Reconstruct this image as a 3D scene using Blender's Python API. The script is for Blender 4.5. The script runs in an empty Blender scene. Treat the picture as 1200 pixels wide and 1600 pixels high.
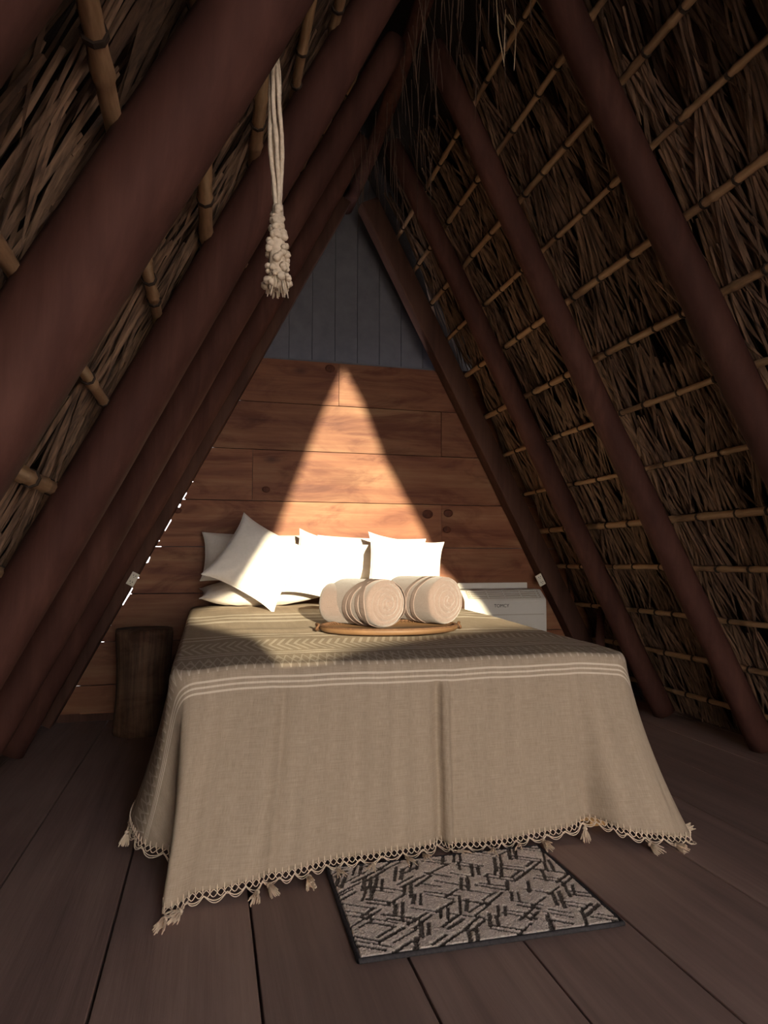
import bpy, bmesh, math, random
from mathutils import Vector, Matrix, noise
random.seed(7)
R = random.Random(11)
scene = bpy.context.scene
COL = scene.collection

# ------------------------------------------------------------------ camera
CAM = Vector((-0.9888, -4.8193, 1.05))
YAW, PITCH, FPX = 0.25086, 0.07334, 1050.0
cd = bpy.data.cameras.new('camera')
cam = bpy.data.objects.new('camera', cd)
COL.objects.link(cam)
cam.location = CAM
cam.rotation_euler = (math.pi / 2 + PITCH, 0, -YAW)
cd.sensor_fit = 'VERTICAL'
cd.sensor_height = 36.0
cd.lens = 36.0 * FPX / 1600.0
cd.clip_start = 0.02
scene.camera = cam

# ------------------------------------------------------------------ world, sun, exposure
SUN_T = 0.18           # tangent of the sun's elevation
SUN_A = 0.0090           # drift to the left per metre of depth
world = bpy.data.worlds.new('sky')
scene.world = world
world.use_nodes = True
bg = world.node_tree.nodes['Background']
bg.inputs[0].default_value = (0.95, 0.93, 0.97, 1)
bg.inputs[1].default_value = 7.6
sl = bpy.data.lights.new('sun', 'SUN')
sl.energy = 13.0
sl.angle = math.radians(0.75)
sl.color = (1.0, 0.87, 0.60)
sun = bpy.data.objects.new('sun', sl)
COL.objects.link(sun)
sun.rotation_euler = Vector((-SUN_A, 1.0, -SUN_T)).to_track_quat('-Z', 'Y').to_euler()
sun.location = (0, -9, 5)
scene.view_settings.view_transform = 'Standard'
scene.view_settings.look = 'None'
scene.view_settings.exposure = 0.0
scene.view_settings.gamma = 1.0
scene.view_settings.use_curve_mapping = False
cy = scene.cycles
cy.use_denoising = True
cy.max_bounces = 10
cy.diffuse_bounces = 8
cy.glossy_bounces = 3
cy.sample_clamp_indirect = 6.0

# ------------------------------------------------------------------ constants of the hut
H, M = 3.775, 1.9346                      # ridge height and rafter steepness (rise per run)
FY = [0.0, -0.7575, -1.598, -2.490, -3.495, -4.135]
COSA = 1 / math.sqrt(1 + 1 / (M * M))     # sine of the rafter's angle
def inner(z): return (H - z) / M
def slope_pt(s, y, z, perp=0.0):
    """point on the slope on side s at height z, pushed outward by perp"""
    n = Vector((s * M, 0, 1)).normalized()
    return Vector((s * inner(z), y, z)) + n * perp

# ------------------------------------------------------------------ material helpers
def new_mat(name):
    m = bpy.data.materials.new(name)
    m.use_nodes = True
    nt = m.node_tree
    return m, nt, nt.nodes['Principled BSDF']
def N(nt, t, **kw):
    n = nt.nodes.new(t)
    for k, v in kw.items():
        if k == 'ins':
            for i, x in v.items():
                n.inputs[i].default_value = x
        else:
            setattr(n, k, v)
    return n
def ramp(nt, fac, stops):
    r = N(nt, 'ShaderNodeValToRGB')
    e = r.color_ramp.elements
    e[0].position, e[0].color = stops[0][0], (*stops[0][1], 1)
    e[1].position, e[1].color = stops[-1][0], (*stops[-1][1], 1)
    for p, c in stops[1:-1]:
        x = e.new(p); x.color = (*c, 1)
    nt.links.new(fac, r.inputs[0])
    return r.outputs[0]
def mathn(nt, op, a, b=None, c=None):
    n = N(nt, 'ShaderNodeMath', operation=op)
    for i, v in enumerate((a, b, c)):
        if v is None: continue
        if isinstance(v, (int, float)): n.inputs[i].default_value = v
        else: nt.links.new(v, n.inputs[i])
    return n.outputs[0]
def mixc(nt, fac, a, b, mode='MIX'):
    n = N(nt, 'ShaderNodeMix', data_type='RGBA', blend_type=mode)
    for i, v in ((0, fac), (6, a), (7, b)):
        if isinstance(v, (int, float)): n.inputs[i].default_value = v
        elif isinstance(v, tuple): n.inputs[i].default_value = (*v, 1)
        else: nt.links.new(v, n.inputs[i])
    return n.outputs[2]
def coords(nt, scale=(1, 1, 1), rnd=True):
    tc = N(nt, 'ShaderNodeTexCoord')
    mp = N(nt, 'ShaderNodeMapping')
    mp.inputs['Scale'].default_value = scale
    nt.links.new(tc.outputs['Object'], mp.inputs[0])
    if rnd:
        oi = N(nt, 'ShaderNodeObjectInfo')
        v = N(nt, 'ShaderNodeVectorMath', operation='SCALE')
        cx = N(nt, 'ShaderNodeCombineXYZ')
        for i in range(3): nt.links.new(oi.outputs['Random'], cx.inputs[i])
        nt.links.new(cx.outputs[0], v.inputs[0]); v.inputs[3].default_value = 37.0
        nt.links.new(v.outputs[0], mp.inputs[1])
    return mp.outputs[0]
def noise_n(nt, vec, scale, detail=4, rough=.55, dist=0):
    n = N(nt, 'ShaderNodeTexNoise')
    n.inputs['Scale'].default_value = scale
    n.inputs['Detail'].default_value = detail
    n.inputs['Roughness'].default_value = rough
    n.inputs['Distortion'].default_value = dist
    nt.links.new(vec, n.inputs['Vector'])
    return n.outputs[0]
def bump(nt, bsdf, h, strength=.3, dist=.01):
    b = N(nt, 'ShaderNodeBump')
    b.inputs['Strength'].default_value = strength
    b.inputs['Distance'].default_value = dist
    nt.links.new(h, b.inputs['Height'])
    nt.links.new(b.outputs[0], bsdf.inputs['Normal'])

def wood(name, dark, mid, light, axis, rough=.6, fine=70, knots=False, tint=.35, spec=.3):
    """long-grained wood; axis 0/1/2 is the grain's direction"""
    m, nt, b = new_mat(name)
    sc = [9, 9, 9]; sc[axis] = 0.6
    v = coords(nt, tuple(sc))
    n1 = noise_n(nt, v, 1.0, 6, .6, .6)
    sc2 = [fine, fine, fine]; sc2[axis] = 2.5
    n2 = noise_n(nt, coords(nt, tuple(sc2)), 1.0, 3, .6)
    v3 = coords(nt, (1.6, 1.6, 1.6))
    n3 = noise_n(nt, v3, 1.0, 3, .5)
    s = mathn(nt, 'ADD', mathn(nt, 'MULTIPLY', n1, .62), mathn(nt, 'MULTIPLY', n2, .2))
    s = mathn(nt, 'ADD', s, mathn(nt, 'MULTIPLY', n3, .3))
    col = ramp(nt, s, [(.37, dark), (.55, mid), (.73, light)])
    if knots:
        st = noise_n(nt, coords(nt, (1.1, 1.1, 3.2)), 1.6, 5, .62, 1.2)
        col = mixc(nt, 1.0, col, ramp(nt, st, [(.36, (.62, .48, .42)), (.50, (.97, .95, .94)), (.66, (1.12, 1.2, 1.22))]), 'MULTIPLY')
    oi = N(nt, 'ShaderNodeObjectInfo')
    f = mathn(nt, 'MULTIPLY_ADD', oi.outputs['Random'], tint, 1 - tint * .5)
    hs = N(nt, 'ShaderNodeHueSaturation')
    nt.links.new(col, hs.inputs['Color']); nt.links.new(f, hs.inputs['Value'])
    col = hs.outputs[0]
    if knots:
        sck = [4.2, 4.2, 4.2]; sck[axis] = 1.9
        vk = coords(nt, tuple(sck))
        vo = N(nt, 'ShaderNodeTexVoronoi'); vo.inputs['Scale'].default_value = 1.0
        vo.inputs['Randomness'].default_value = 1.0
        nt.links.new(vk, vo.inputs['Vector'])
        d = vo.outputs['Distance']
        k = ramp(nt, mathn(nt, 'ADD', d, mathn(nt, 'MULTIPLY', n2, .05)), [(.07, (1, 1, 1)), (.17, (0, 0, 0))])
        keep = mathn(nt, 'GREATER_THAN', vo.outputs['Color'], .62)
        col = mixc(nt, mathn(nt, 'MULTIPLY', mathn(nt, 'MULTIPLY', k, keep), .8), col, tuple(x * .5 for x in dark))
    nt.links.new(col, b.inputs['Base Color'])
    b.inputs['Roughness'].default_value = rough
    b.inputs['Specular IOR Level'].default_value = spec
    bump(nt, b, mathn(nt, 'ADD', n2, n1), .25, .004)
    return m
def simple(name, c1, c2, scale=30, rough=.8, bmp=.2, bd=.003, spec=.2, stretch=(1, 1, 1), sheen=0, tint=0.0):
    m, nt, b = new_mat(name)
    v = coords(nt, stretch)
    n = noise_n(nt, v, scale, 4, .6)
    col = ramp(nt, n, [(.3, c1), (.7, c2)])
    if tint:
        oi = N(nt, 'ShaderNodeObjectInfo')
        hs = N(nt, 'ShaderNodeHueSaturation')
        nt.links.new(mathn(nt, 'MULTIPLY_ADD', oi.outputs['Random'], tint, 1 - tint * .5), hs.inputs['Value'])
        nt.links.new(col, hs.inputs['Color']); col = hs.outputs[0]
    nt.links.new(col, b.inputs['Base Color'])
    b.inputs['Roughness'].default_value = rough
    b.inputs['Specular IOR Level'].default_value = spec
    if sheen: b.inputs['Sheen Weight'].default_value = sheen
    if bmp: bump(nt, b, n, bmp, bd)
    return m

MAT = {}
MAT['plank'] = wood('wall_plank_wood', (.115, .033, .018), (.185, .070, .033), (.245, .128, .066), 0, .6, knots=True, tint=.3)
MAT['floor'] = wood('floor_plank_wood', (.16, .105, .093), (.235, .155, .135), (.31, .21, .18), 1, .6, tint=.35, spec=.3)
MAT['pole'] = wood('rafter_wood', (.040, .0165, .014), (.060, .025, .020), (.090, .039, .030), 2, .75, fine=40, tint=.2, spec=.1)
pb = MAT['pole'].node_tree.nodes['Principled BSDF']
pb.inputs['Coat Weight'].default_value = .0
pb.inputs['Coat Roughness'].default_value = .45
pb.inputs['Coat Tint'].default_value = (1.0, .55, .42, 1)
MAT['beam'] = wood('gable_beam_wood', (.045, .021, .016), (.072, .034, .025), (.10, .05, .036), 2, .7, tint=.1, spec=.15)
MAT['dark'] = simple('dark_gable_boards', (.10, .098, .112), (.135, .13, .145), 8, .9, .1)
MAT['bamboo'] = simple('bamboo_cane', (.26, .155, .085), (.40, .25, .145), 14, .55, .15, .002, .3, (8, 1, 8), tint=.3)
MAT['lash'] = simple('lashing_twine', (.03, .022, .018), (.06, .04, .03), 60, .9)
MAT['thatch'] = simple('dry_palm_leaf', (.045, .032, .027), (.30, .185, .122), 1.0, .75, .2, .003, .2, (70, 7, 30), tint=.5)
MAT['thatch_deep'] = simple('palm_leaf_shade_tone', (.035, .024, .020), (.12, .072, .048), 1.0, .85, .2, .003, .1, (9, 60, 9))  # darker leaf colour paints in the shade between fronds
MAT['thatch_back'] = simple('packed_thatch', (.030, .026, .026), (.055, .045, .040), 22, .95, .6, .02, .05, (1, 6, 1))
MAT['stump'] = wood('stump_wood', (.035, .020, .014), (.09, .050, .031), (.24, .135, .08), 2, .8, knots=True)
MAT['linen'] = simple('white_cotton', (.78, .74, .69), (.84, .80, .75), 60, .85, .08, .002, .1, sheen=.2)
MAT['greige'] = simple('ivory_pillowcase', (.60, .55, .50), (.66, .61, .56), 60, .85, .08, .002, .1, sheen=.2)
MAT['towel'] = simple('peach_terry', (.155, .112, .098), (.19, .140, .125), 220, .95, .7, .004, .05, sheen=.4)
MAT['sash'] = simple('peach_cotton_band', (.175, .128, .112), (.205, .153, .138), 60, .9, .15, .002, .05)
MAT['tray'] = wood('tray_wood', (.085, .042, .020), (.14, .075, .035), (.20, .11, .055), 0, .6, tint=.1)
MAT['rattan'] = simple('tray_rim_cane', (.07, .034, .018), (.13, .066, .034), 80, .7)
MAT['pine'] = wood('bed_base_pine', (.45, .24, .10), (.58, .34, .15), (.66, .42, .2), 0, .6)
MAT['mattress'] = simple('mattress_cover', (.68, .64, .6), (.74, .7, .66), 40, .9)
MAT['ac'] = simple('off_white_plastic', (.60, .57, .52), (.64, .61, .56), 5, .45, 0, .001, .4)
MAT['ac_grille'] = simple('grille_plastic', (.40, .36, .30), (.46, .41, .35), 5, .5, 0)
MAT['ink'] = simple('dark_print', (.03, .03, .03), (.04, .04, .04), 5, .6, 0)
MAT['socket'] = simple('ivory_socket_plate', (.66, .62, .52), (.7, .66, .56), 8, .45, 0, .001, .4)
MAT['rope'] = simple('ivory_macrame_cord', (.42, .34, .26), (.60, .50, .39), 90, .95, .6, .004, .05)
MAT['fringe'] = simple('cream_crochet_cotton', (.62, .50, .38), (.74, .61, .48), 120, .95, .4, .002, .05)
MAT['rug_edge'] = simple('charcoal_rug_binding', (.035, .032, .036), (.06, .055, .058), 120, .95, .5, .003, .05)
MAT['sand'] = simple('pale_sand', (.42, .36, .29), (.52, .45, .37), 6, .95, .3, .01)
MAT['knot'] = simple('wood_knot', (.05, .014, .008), (.10, .032, .016), 30, .6, .2, .002, .2)
MAT['straw'] = simple('straw_sunlit_tone', (.72, .55, .33), (.82, .66, .44), 40, .7)  # pale colour stands in for sunlight on the loose straw

def rug_mat():
    m, nt, b = new_mat('rug_pile')
    a = N(nt, 'ShaderNodeVertexColor', layer_name='pile')
    v = coords(nt, rnd=False)
    n = noise_n(nt, v, 160, 3, .6)
    c = mixc(nt, .55, a.outputs[0], ramp(nt, n, [(.3, (.6, .6, .6)), (.7, (1, 1, 1))]), 'MULTIPLY')
    nt.links.new(c, b.inputs['Base Color'])
    b.inputs['Roughness'].default_value = .95
    b.inputs['Specular IOR Level'].default_value = .05
    bump(nt, b, n, .9, .006)
    return m
MAT['rug'] = rug_mat()

def fill_canvas_mat():  # cloth of the added sheet that passes sunlight on as soft fill
    m, nt, b = new_mat('fill_canvas_cloth')
    nt.nodes.remove(b)
    o = nt.nodes['Material Output']
    d = N(nt, 'ShaderNodeBsdfDiffuse'); d.inputs[0].default_value = (.72, .62, .5, 1)
    t = N(nt, 'ShaderNodeBsdfTranslucent'); t.inputs[0].default_value = (.92, .86, .80, 1)
    x = N(nt, 'ShaderNodeMixShader'); x.inputs[0].default_value = .92
    nt.links.new(d.outputs[0], x.inputs[1]); nt.links.new(t.outputs[0], x.inputs[2])
    nt.links.new(x.outputs[0], o.inputs[0])
    return m
MAT['canvas'] = fill_canvas_mat()

# stripes of the bedspread: t runs down the bed, s across it (UV map 'weave')
T_TRIPLE1 = (0.90, 1.06, 1.20)
def spread_mat():
    m, nt, b = new_mat('handwoven_bedspread')
    uv = N(nt, 'ShaderNodeUVMap', uv_map='weave')
    sp = N(nt, 'ShaderNodeSeparateXYZ'); nt.links.new(uv.outputs[0], sp.inputs[0])
    s, t = sp.outputs[0], sp.outputs[1]
    # yarn
    def yarn(scx, scy, k):
        mp = N(nt, 'ShaderNodeMapping'); mp.inputs['Scale'].default_value = (scx, scy, 1)
        nt.links.new(uv.outputs[0], mp.inputs[0])
        return noise_n(nt, mp.outputs[0], 1.0, 3, .7)
    y1, y2 = yarn(420, 30, 0), yarn(14, 420, 0)
    y3 = yarn(26, 1.5, 0)
    yy = mathn(nt, 'ADD', mathn(nt, 'MULTIPLY', y1, .5), mathn(nt, 'MULTIPLY', y2, .5))
    base = ramp(nt, yy, [(.3, (.30, .235, .175)), (.5, (.415, .33, .25)), (.7, (.52, .42, .32))])
    base = mixc(nt, .5, base, ramp(nt, y3, [(.3, (.72, .72, .72)), (.7, (1, 1, 1))]), 'MULTIPLY')
    # white woven lines
    def line(c, w):
        return mathn(nt, 'LESS_THAN', mathn(nt, 'ABSOLUTE', mathn(nt, 'SUBTRACT', t, c)), w)
    tot = None
    for c, w in LINES:
        l = line(c, w)
        tot = l if tot is None else mathn(nt, 'MAXIMUM', tot, l)
    wv = mathn(nt, 'MULTIPLY', tot, mathn(nt, 'MULTIPLY_ADD', y1, .9, .35))
    # chevron band and diamond band, drawn from triangle waves
    def band(c0, c1): return mathn(nt, 'MULTIPLY', mathn(nt, 'GREATER_THAN', t, c0), mathn(nt, 'LESS_THAN', t, c1))
    def tri(x, p):   # 0..1 triangle wave
        return mathn(nt, 'PINGPONG', x, p)
    c0, c1 = CHEV
    ph = mathn(nt, 'ADD', mathn(nt, 'MULTIPLY', s, 1.0), mathn(nt, 'MULTIPLY', tri(mathn(nt, 'SUBTRACT', t, c0), (c1 - c0) / 2), .30))
    ch = mathn(nt, 'LESS_THAN', mathn(nt, 'MODULO', mathn(nt, 'ADD', ph, 10.0), .034), .013)
    pat = mathn(nt, 'MULTIPLY', ch, band(c0, c1))
    d0, d1 = DIAM
    hgt = d1 - d0
    per = .062
    u = mathn(nt, 'DIVIDE', tri(s, per / 2), per / 2)
    v = mathn(nt, 'DIVIDE', mathn(nt, 'SUBTRACT', t, d0), hgt)
    e1 = mathn(nt, 'ABSOLUTE', mathn(nt, 'SUBTRACT', v, u))
    e2 = mathn(nt, 'ABSOLUTE', mathn(nt, 'SUBTRACT', mathn(nt, 'SUBTRACT', 1.0, v), u))
    vv = mathn(nt, 'ABSOLUTE', mathn(nt, 'SUBTRACT', v, .5))
    e3 = mathn(nt, 'ABSOLUTE', mathn(nt, 'SUBTRACT', mathn(nt, 'ADD', vv, mathn(nt, 'MULTIPLY', u, .5)), .28))
    dd = mathn(nt, 'LESS_THAN', mathn(nt, 'MINIMUM', mathn(nt, 'MINIMUM', e1, e2), e3), .075)
    pat = mathn(nt, 'MAXIMUM', pat, mathn(nt, 'MULTIPLY', dd, band(d0, d1)))
    pat = mathn(nt, 'MULTIPLY', pat, mathn(nt, 'MULTIPLY_ADD', y2, .8, .2))
    col = mixc(nt, mathn(nt, 'MINIMUM', mathn(nt, 'MAXIMUM', wv, mathn(nt, 'MULTIPLY', pat, .9)), 1.0), base, (.72, .63, .52))
    nt.links.new(col, b.inputs['Base Color'])
    b.inputs['Roughness'].default_value = .9
    b.inputs['Specular IOR Level'].default_value = .08
    bump(nt, b, mathn(nt, 'ADD', yy, mathn(nt, 'MAXIMUM', tot, pat)), .35, .003)
    return m
LINES = [(.30, .012), (.34, .008), (.86, .03), (1.03, .03), (1.19, .035), (1.70, .012), (1.78, .012),
         (2.185, .007), (2.222, .007), (2.468, .0036), (2.486, .0036), (2.504, .0036)]
CHEV = (1.88, 2.15)
DIAM = (2.262, 2.440)
MAT['spread'] = spread_mat()

# ------------------------------------------------------------------ mesh helpers
class MB:
    def __init__(self): self.v, self.f = [], []
    def add(self, vs, fs, mat=None):
        o = len(self.v)
        self.v += [tuple(mat @ Vector(p)) if mat is not None else tuple(p) for p in vs]
        self.f += [tuple(i + o for i in q) for q in fs]
        return self
    def box(self, c, d, mat=None, bev=0.0):
        x, y, z = (k / 2 for k in d)
        if bev <= 0:
            vs = [(c[0] + i * x, c[1] + j * y, c[2] + k * z) for k in (-1, 1) for j in (-1, 1) for i in (-1, 1)]
            return self.add(vs, [(0, 2, 3, 1), (4, 5, 7, 6), (0, 1, 5, 4), (2, 6, 7, 3), (0, 4, 6, 2), (1, 3, 7, 5)], mat)
        bm = bmesh.new()
        bmesh.ops.create_cube(bm, size=1)
        bmesh.ops.scale(bm, vec=d, verts=bm.verts)
        bmesh.ops.bevel(bm, geom=list(bm.edges), offset=bev, segments=2, affect='EDGES', profile=.6)
        bm.verts.index_update()
        vs = [(p.co.x + c[0], p.co.y + c[1], p.co.z + c[2]) for p in bm.verts]
        fs = [[p.index for p in q.verts] for q in bm.faces]
        bm.free()
        return self.add(vs, fs, mat)
    def tube(self, path, rad, seg=10, cap=True, mat=None, flat=None):
        path = [Vector(p) for p in path]
        n = len(path)
        vs, fs = [], []
        up = None
        for i, p in enumerate(path):
            t = (path[min(i + 1, n - 1)] - path[max(i - 1, 0)]).normalized()
            if up is None:
                up = Vector((0, 0, 1)) if abs(t.z) < .9 else Vector((0, 1, 0))
            a = up - t * up.dot(t)
            a.normalize(); up = a
            b = t.cross(a)
            r = rad[i] if isinstance(rad, (list, tuple)) else rad
            for k in range(seg):
                w = 2 * math.pi * k / seg
                ra, rb = (r, r) if flat is None else (r, r * flat)
                vs.append(p + a * (math.cos(w) * ra) + b * (math.sin(w) * rb))
        for i in range(n - 1):
            for k in range(seg):
                fs.append((i * seg + k, i * seg + (k + 1) % seg, (i + 1) * seg + (k + 1) % seg, (i + 1) * seg + k))
        if cap:
            fs.append(tuple(range(seg))[::-1])
            fs.append(tuple((n - 1) * seg + k for k in range(seg)))
        return self.add(vs, fs, mat)
    def lathe(self, prof, seg=24, mat=None):
        vs, fs = [], []
        for r, z in prof:
            for k in range(seg):
                w = 2 * math.pi * k / seg
                vs.append((r * math.cos(w), r * math.sin(w), z))
        for i in range(len(prof) - 1):
            for k in range(seg):
                fs.append((i * seg + k, i * seg + (k + 1) % seg, (i + 1) * seg + (k + 1) % seg, (i + 1) * seg + k))
        fs.append(tuple(range(seg))[::-1]); fs.append(tuple((len(prof) - 1) * seg + k for k in range(seg)))
        return self.add(vs, fs, mat)
    def prism(self, poly, y0, y1, mat=None):
        """poly of (x, z) extruded along y"""
        n = len(poly)
        vs = [(x, y0, z) for x, z in poly] + [(x, y1, z) for x, z in poly]
        fs = [tuple(range(n)), tuple(range(2 * n - 1, n - 1, -1))]
        fs += [(i, i + n, (i + 1) % n + n, (i + 1) % n) for i in range(n)]
        return self.add(vs, fs, mat)
    def mesh(self, name, mat, smooth=False):
        me = bpy.data.meshes.new(name)
        me.from_pydata([tuple(p) for p in self.v], [], self.f)
        me.materials.append(mat)
        if smooth:
            me.polygons.foreach_set('use_smooth', [True] * len(me.polygons))
        bm = bmesh.new(); bm.from_mesh(me)
        bmesh.ops.recalc_face_normals(bm, faces=bm.faces)
        bm.to_mesh(me); bm.free()
        return me
    def build(self, name, mat, parent=None, smooth=False, loc=(0, 0, 0)):
        return link(name, self.mesh(name, mat, smooth), parent, loc)
def link(name, me, parent=None, loc=(0, 0, 0)):
    o = bpy.data.objects.new(name, me)
    COL.objects.link(o)
    o.location = loc
    if parent is not None: o.parent = parent
    return o
def tag(o, label, cat, group=None):
    o['label'] = label; o['category'] = cat
    if group: o['group'] = group
    return o
def thing(name, loc=(0, 0, 0), rot=(0, 0, 0), label=None, cat=None, group=None):
    o = bpy.data.objects.new(name, None); COL.objects.link(o)
    o.empty_display_size = .1
    o.location = loc; o.rotation_euler = rot
    if label: tag(o, label, cat, group)
    return o
def struct(o): o['kind'] = 'structure'; return o
def stuff(o): o['kind'] = 'stuff'; return o
def nz(x, y=0, z=0): return noise.noise(Vector((x, y, z)))
def lerp(a, b, t): return a + (b - a) * t
def interp(x, xs, ys):
    if x <= xs[0]: return ys[0]
    for i in range(len(xs) - 1):
        if x <= xs[i + 1]:
            return lerp(ys[i], ys[i + 1], (x - xs[i]) / (xs[i + 1] - xs[i]))
    return ys[-1]
def sstep(a, b, x):
    t = min(1, max(0, (x - a) / (b - a))); return t * t * (3 - 2 * t)

Y0, Y1 = -7.25, 0.34          # front and rear ends of the hut

# ------------------------------------------------------------------ floor
fl = MB().box((0, (Y0 + .12) / 2, -.075), (4.9, 7.4, .05)).build('floor', MAT['floor'])
struct(fl)
seams = [-2.45, -2.02, -1.63, -1.245, -.855, -.462, -.13, .21, .668, 1.04, 1.42, 1.80, 2.14, 2.45]
for a, b in zip(seams[:-1], seams[1:]):
    w = b - a - .007
    dz = R.uniform(-.0015, .0015)
    MB().box((0, 0, -.025), (w, 7.4, .05), bev=.003).build('plank', MAT['floor'], fl, loc=((a + b) / 2, -3.55, dz))

# ------------------------------------------------------------------ rear wall of wide planks
wb = struct(MB().box((0, .052, .03), (4.5, .04, .06)).build('wall_back', MAT['beam']))
rows = [(.06, .24, ()), (.24, .52, (.3,)), (.52, .835, (-.9,)), (.835, 1.1535, (.2,)), (1.1535, 1.4808, (.697,)), (1.4808, 1.8498, (-.717,)),
        (1.8498, 2.1956, (.70,)), (2.1956, 2.5182, (-.097,))]
for z0, z1, js in rows:
    z1g = z1 - .005
    def xl(z, closed):   # left end: ragged, stopping short of the beam so daylight shows
        if z < .62 or z > 1.78: return -inner(z) - .37
        return -inner(z) - .05 if closed else -inner(z) + R.uniform(.002, .010)
    ks = 9
    le = []
    for i in range(ks + 1):
        z = lerp(z0, z1g, i / ks)
        c = R.random() < .3
        le.append((xl(z, c), z))
    re_ = [(inner(z1g) + .37, z1g), (inner(z0) + .37, z0)]
    xs = list(js)
    # cut into planks at the butt joints
    cuts = [None] + xs + [None]
    for i in range(len(cuts) - 1):
        L, Rr = cuts[i], cuts[i + 1]
        poly = []
        if L is None: poly += le
        else: poly += [(L + .0015, z0), (L + .0015, z1g)]
        if Rr is None: poly += re_
        else: poly += [(Rr - .0015, z1g), (Rr - .0015, z0)]
        yo = R.uniform(-.003, .003)
        MB().prism(poly, 0.0, .032).build('plank', MAT['plank'], wb, loc=(0, yo, 0))
# battens behind the planks close the joints, leaving the chinks at the left edge open
for z0, z1, js in rows:
    a, b = z0 - .02, z1 + .02
    if z0 == 1.1535: a = z0 + .03
    if z1 == 1.1535: b = z1 - .03
    MB().prism([(-inner(a) + .014, a), (-inner(b) + .014, b), (inner(b) + .37, b), (inner(a) + .37, a)], .036, .046).build('backing_board', MAT['dark'], wb)
MB().prism([(-1.325, 1.115), (-1.325, 1.19), (1.8, 1.19), (1.8, 1.115)], .047, .055).build('backing_board', MAT['dark'], wb)
MB().prism([(-inner(.6) - .37, .6), (-inner(1.8) - .37, 1.8), (-inner(1.8) - .03, 1.8), (-inner(.6) - .03, .6)], .036, .046).build('backing_board', MAT['dark'], wb)
for kx_, kz_, kr in ((.585, 1.405, .034), (.750, 1.415, .03), (.738, 1.29, .026), (-.165, 2.47, .03), (-1.22, 1.40, .022), (1.02, 2.05, .02), (-.62, 1.56, .022)):
    kn_ = MB().lathe([(kr, 0), (kr * .97, .0012), (kr * .6, .0016), (kr * .25, .0022), (.001, .0024)], 16, Matrix.Rotation(math.pi / 2, 4, 'X') @ Matrix.Diagonal((1.25, 1, 1, 1)))
    kn_.build('knot', MAT['knot'], wb, smooth=True, loc=(kx_, -.0032, kz_))
wg = struct(MB().prism([(-1.25, 2.3), (-.12, 4.5), (.12, 4.5), (1.25, 2.3)], .24, .27).build('wall_gable', MAT['dark']))
for i in range(9):
    x0 = -.80 + i * .178
    zt = lambda x: H + .1 - abs(x) * 1.76
    p = [(x0, 2.42), (x0 + .174, 2.42), (x0 + .174, zt(x0 + .174))]
    if x0 < 0 < x0 + .174: p.append((0, zt(0)))
    p.append((x0, zt(x0)))
    MB().prism(p, .222, .238).build('board', MAT['dark'], wg)
struct(MB().box((0, -.008, .064), (3.6, .012, .012), bev=.002).build('trim_1', MAT['plank']))

# ------------------------------------------------------------------ rafters
def axis_pts(s, y, r):
    """axis of a rafter whose inner outline lies in the slope plane"""
    out = []
    a = Vector((-s / M, 0, 1)).normalized()
    for z in (3.72, 0.0):
        E_ = Vector((s * inner(z), y, z))
        n = a.cross(E_ - CAM).normalized()
        if n.x * s > 0: n = -n
        out.append(E_ - n * r)
    return out
LBL = {(-1, 1): 'reddish round pole rafter nearest the rear wall on the left slope',
       (-1, 2): 'second round pole rafter out from the rear wall on the left slope',
       (-1, 3): 'third pole rafter out from the rear wall on the left slope',
       (-1, 4): 'thick dark pole rafter on the left from which the macrame cord hangs',
       (-1, 5): 'pale brown pole rafter cut off in the upper left corner, closest to the viewer',
       (1, 1): 'red-lit pole rafter nearest the rear wall on the right, foot beside the bed',
       (1, 2): 'second pole rafter out from the rear wall on the right, orange-lit',
       (1, 3): 'thick dark pole rafter nearest the viewer on the right slope',
       (1, 4): 'pole rafter on the right slope beyond the right edge of the view',
       (1, 5): 'foremost pole rafter on the right slope, out of view'}
RAD = [.07, .07, .072, .08, .085, .08]
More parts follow.
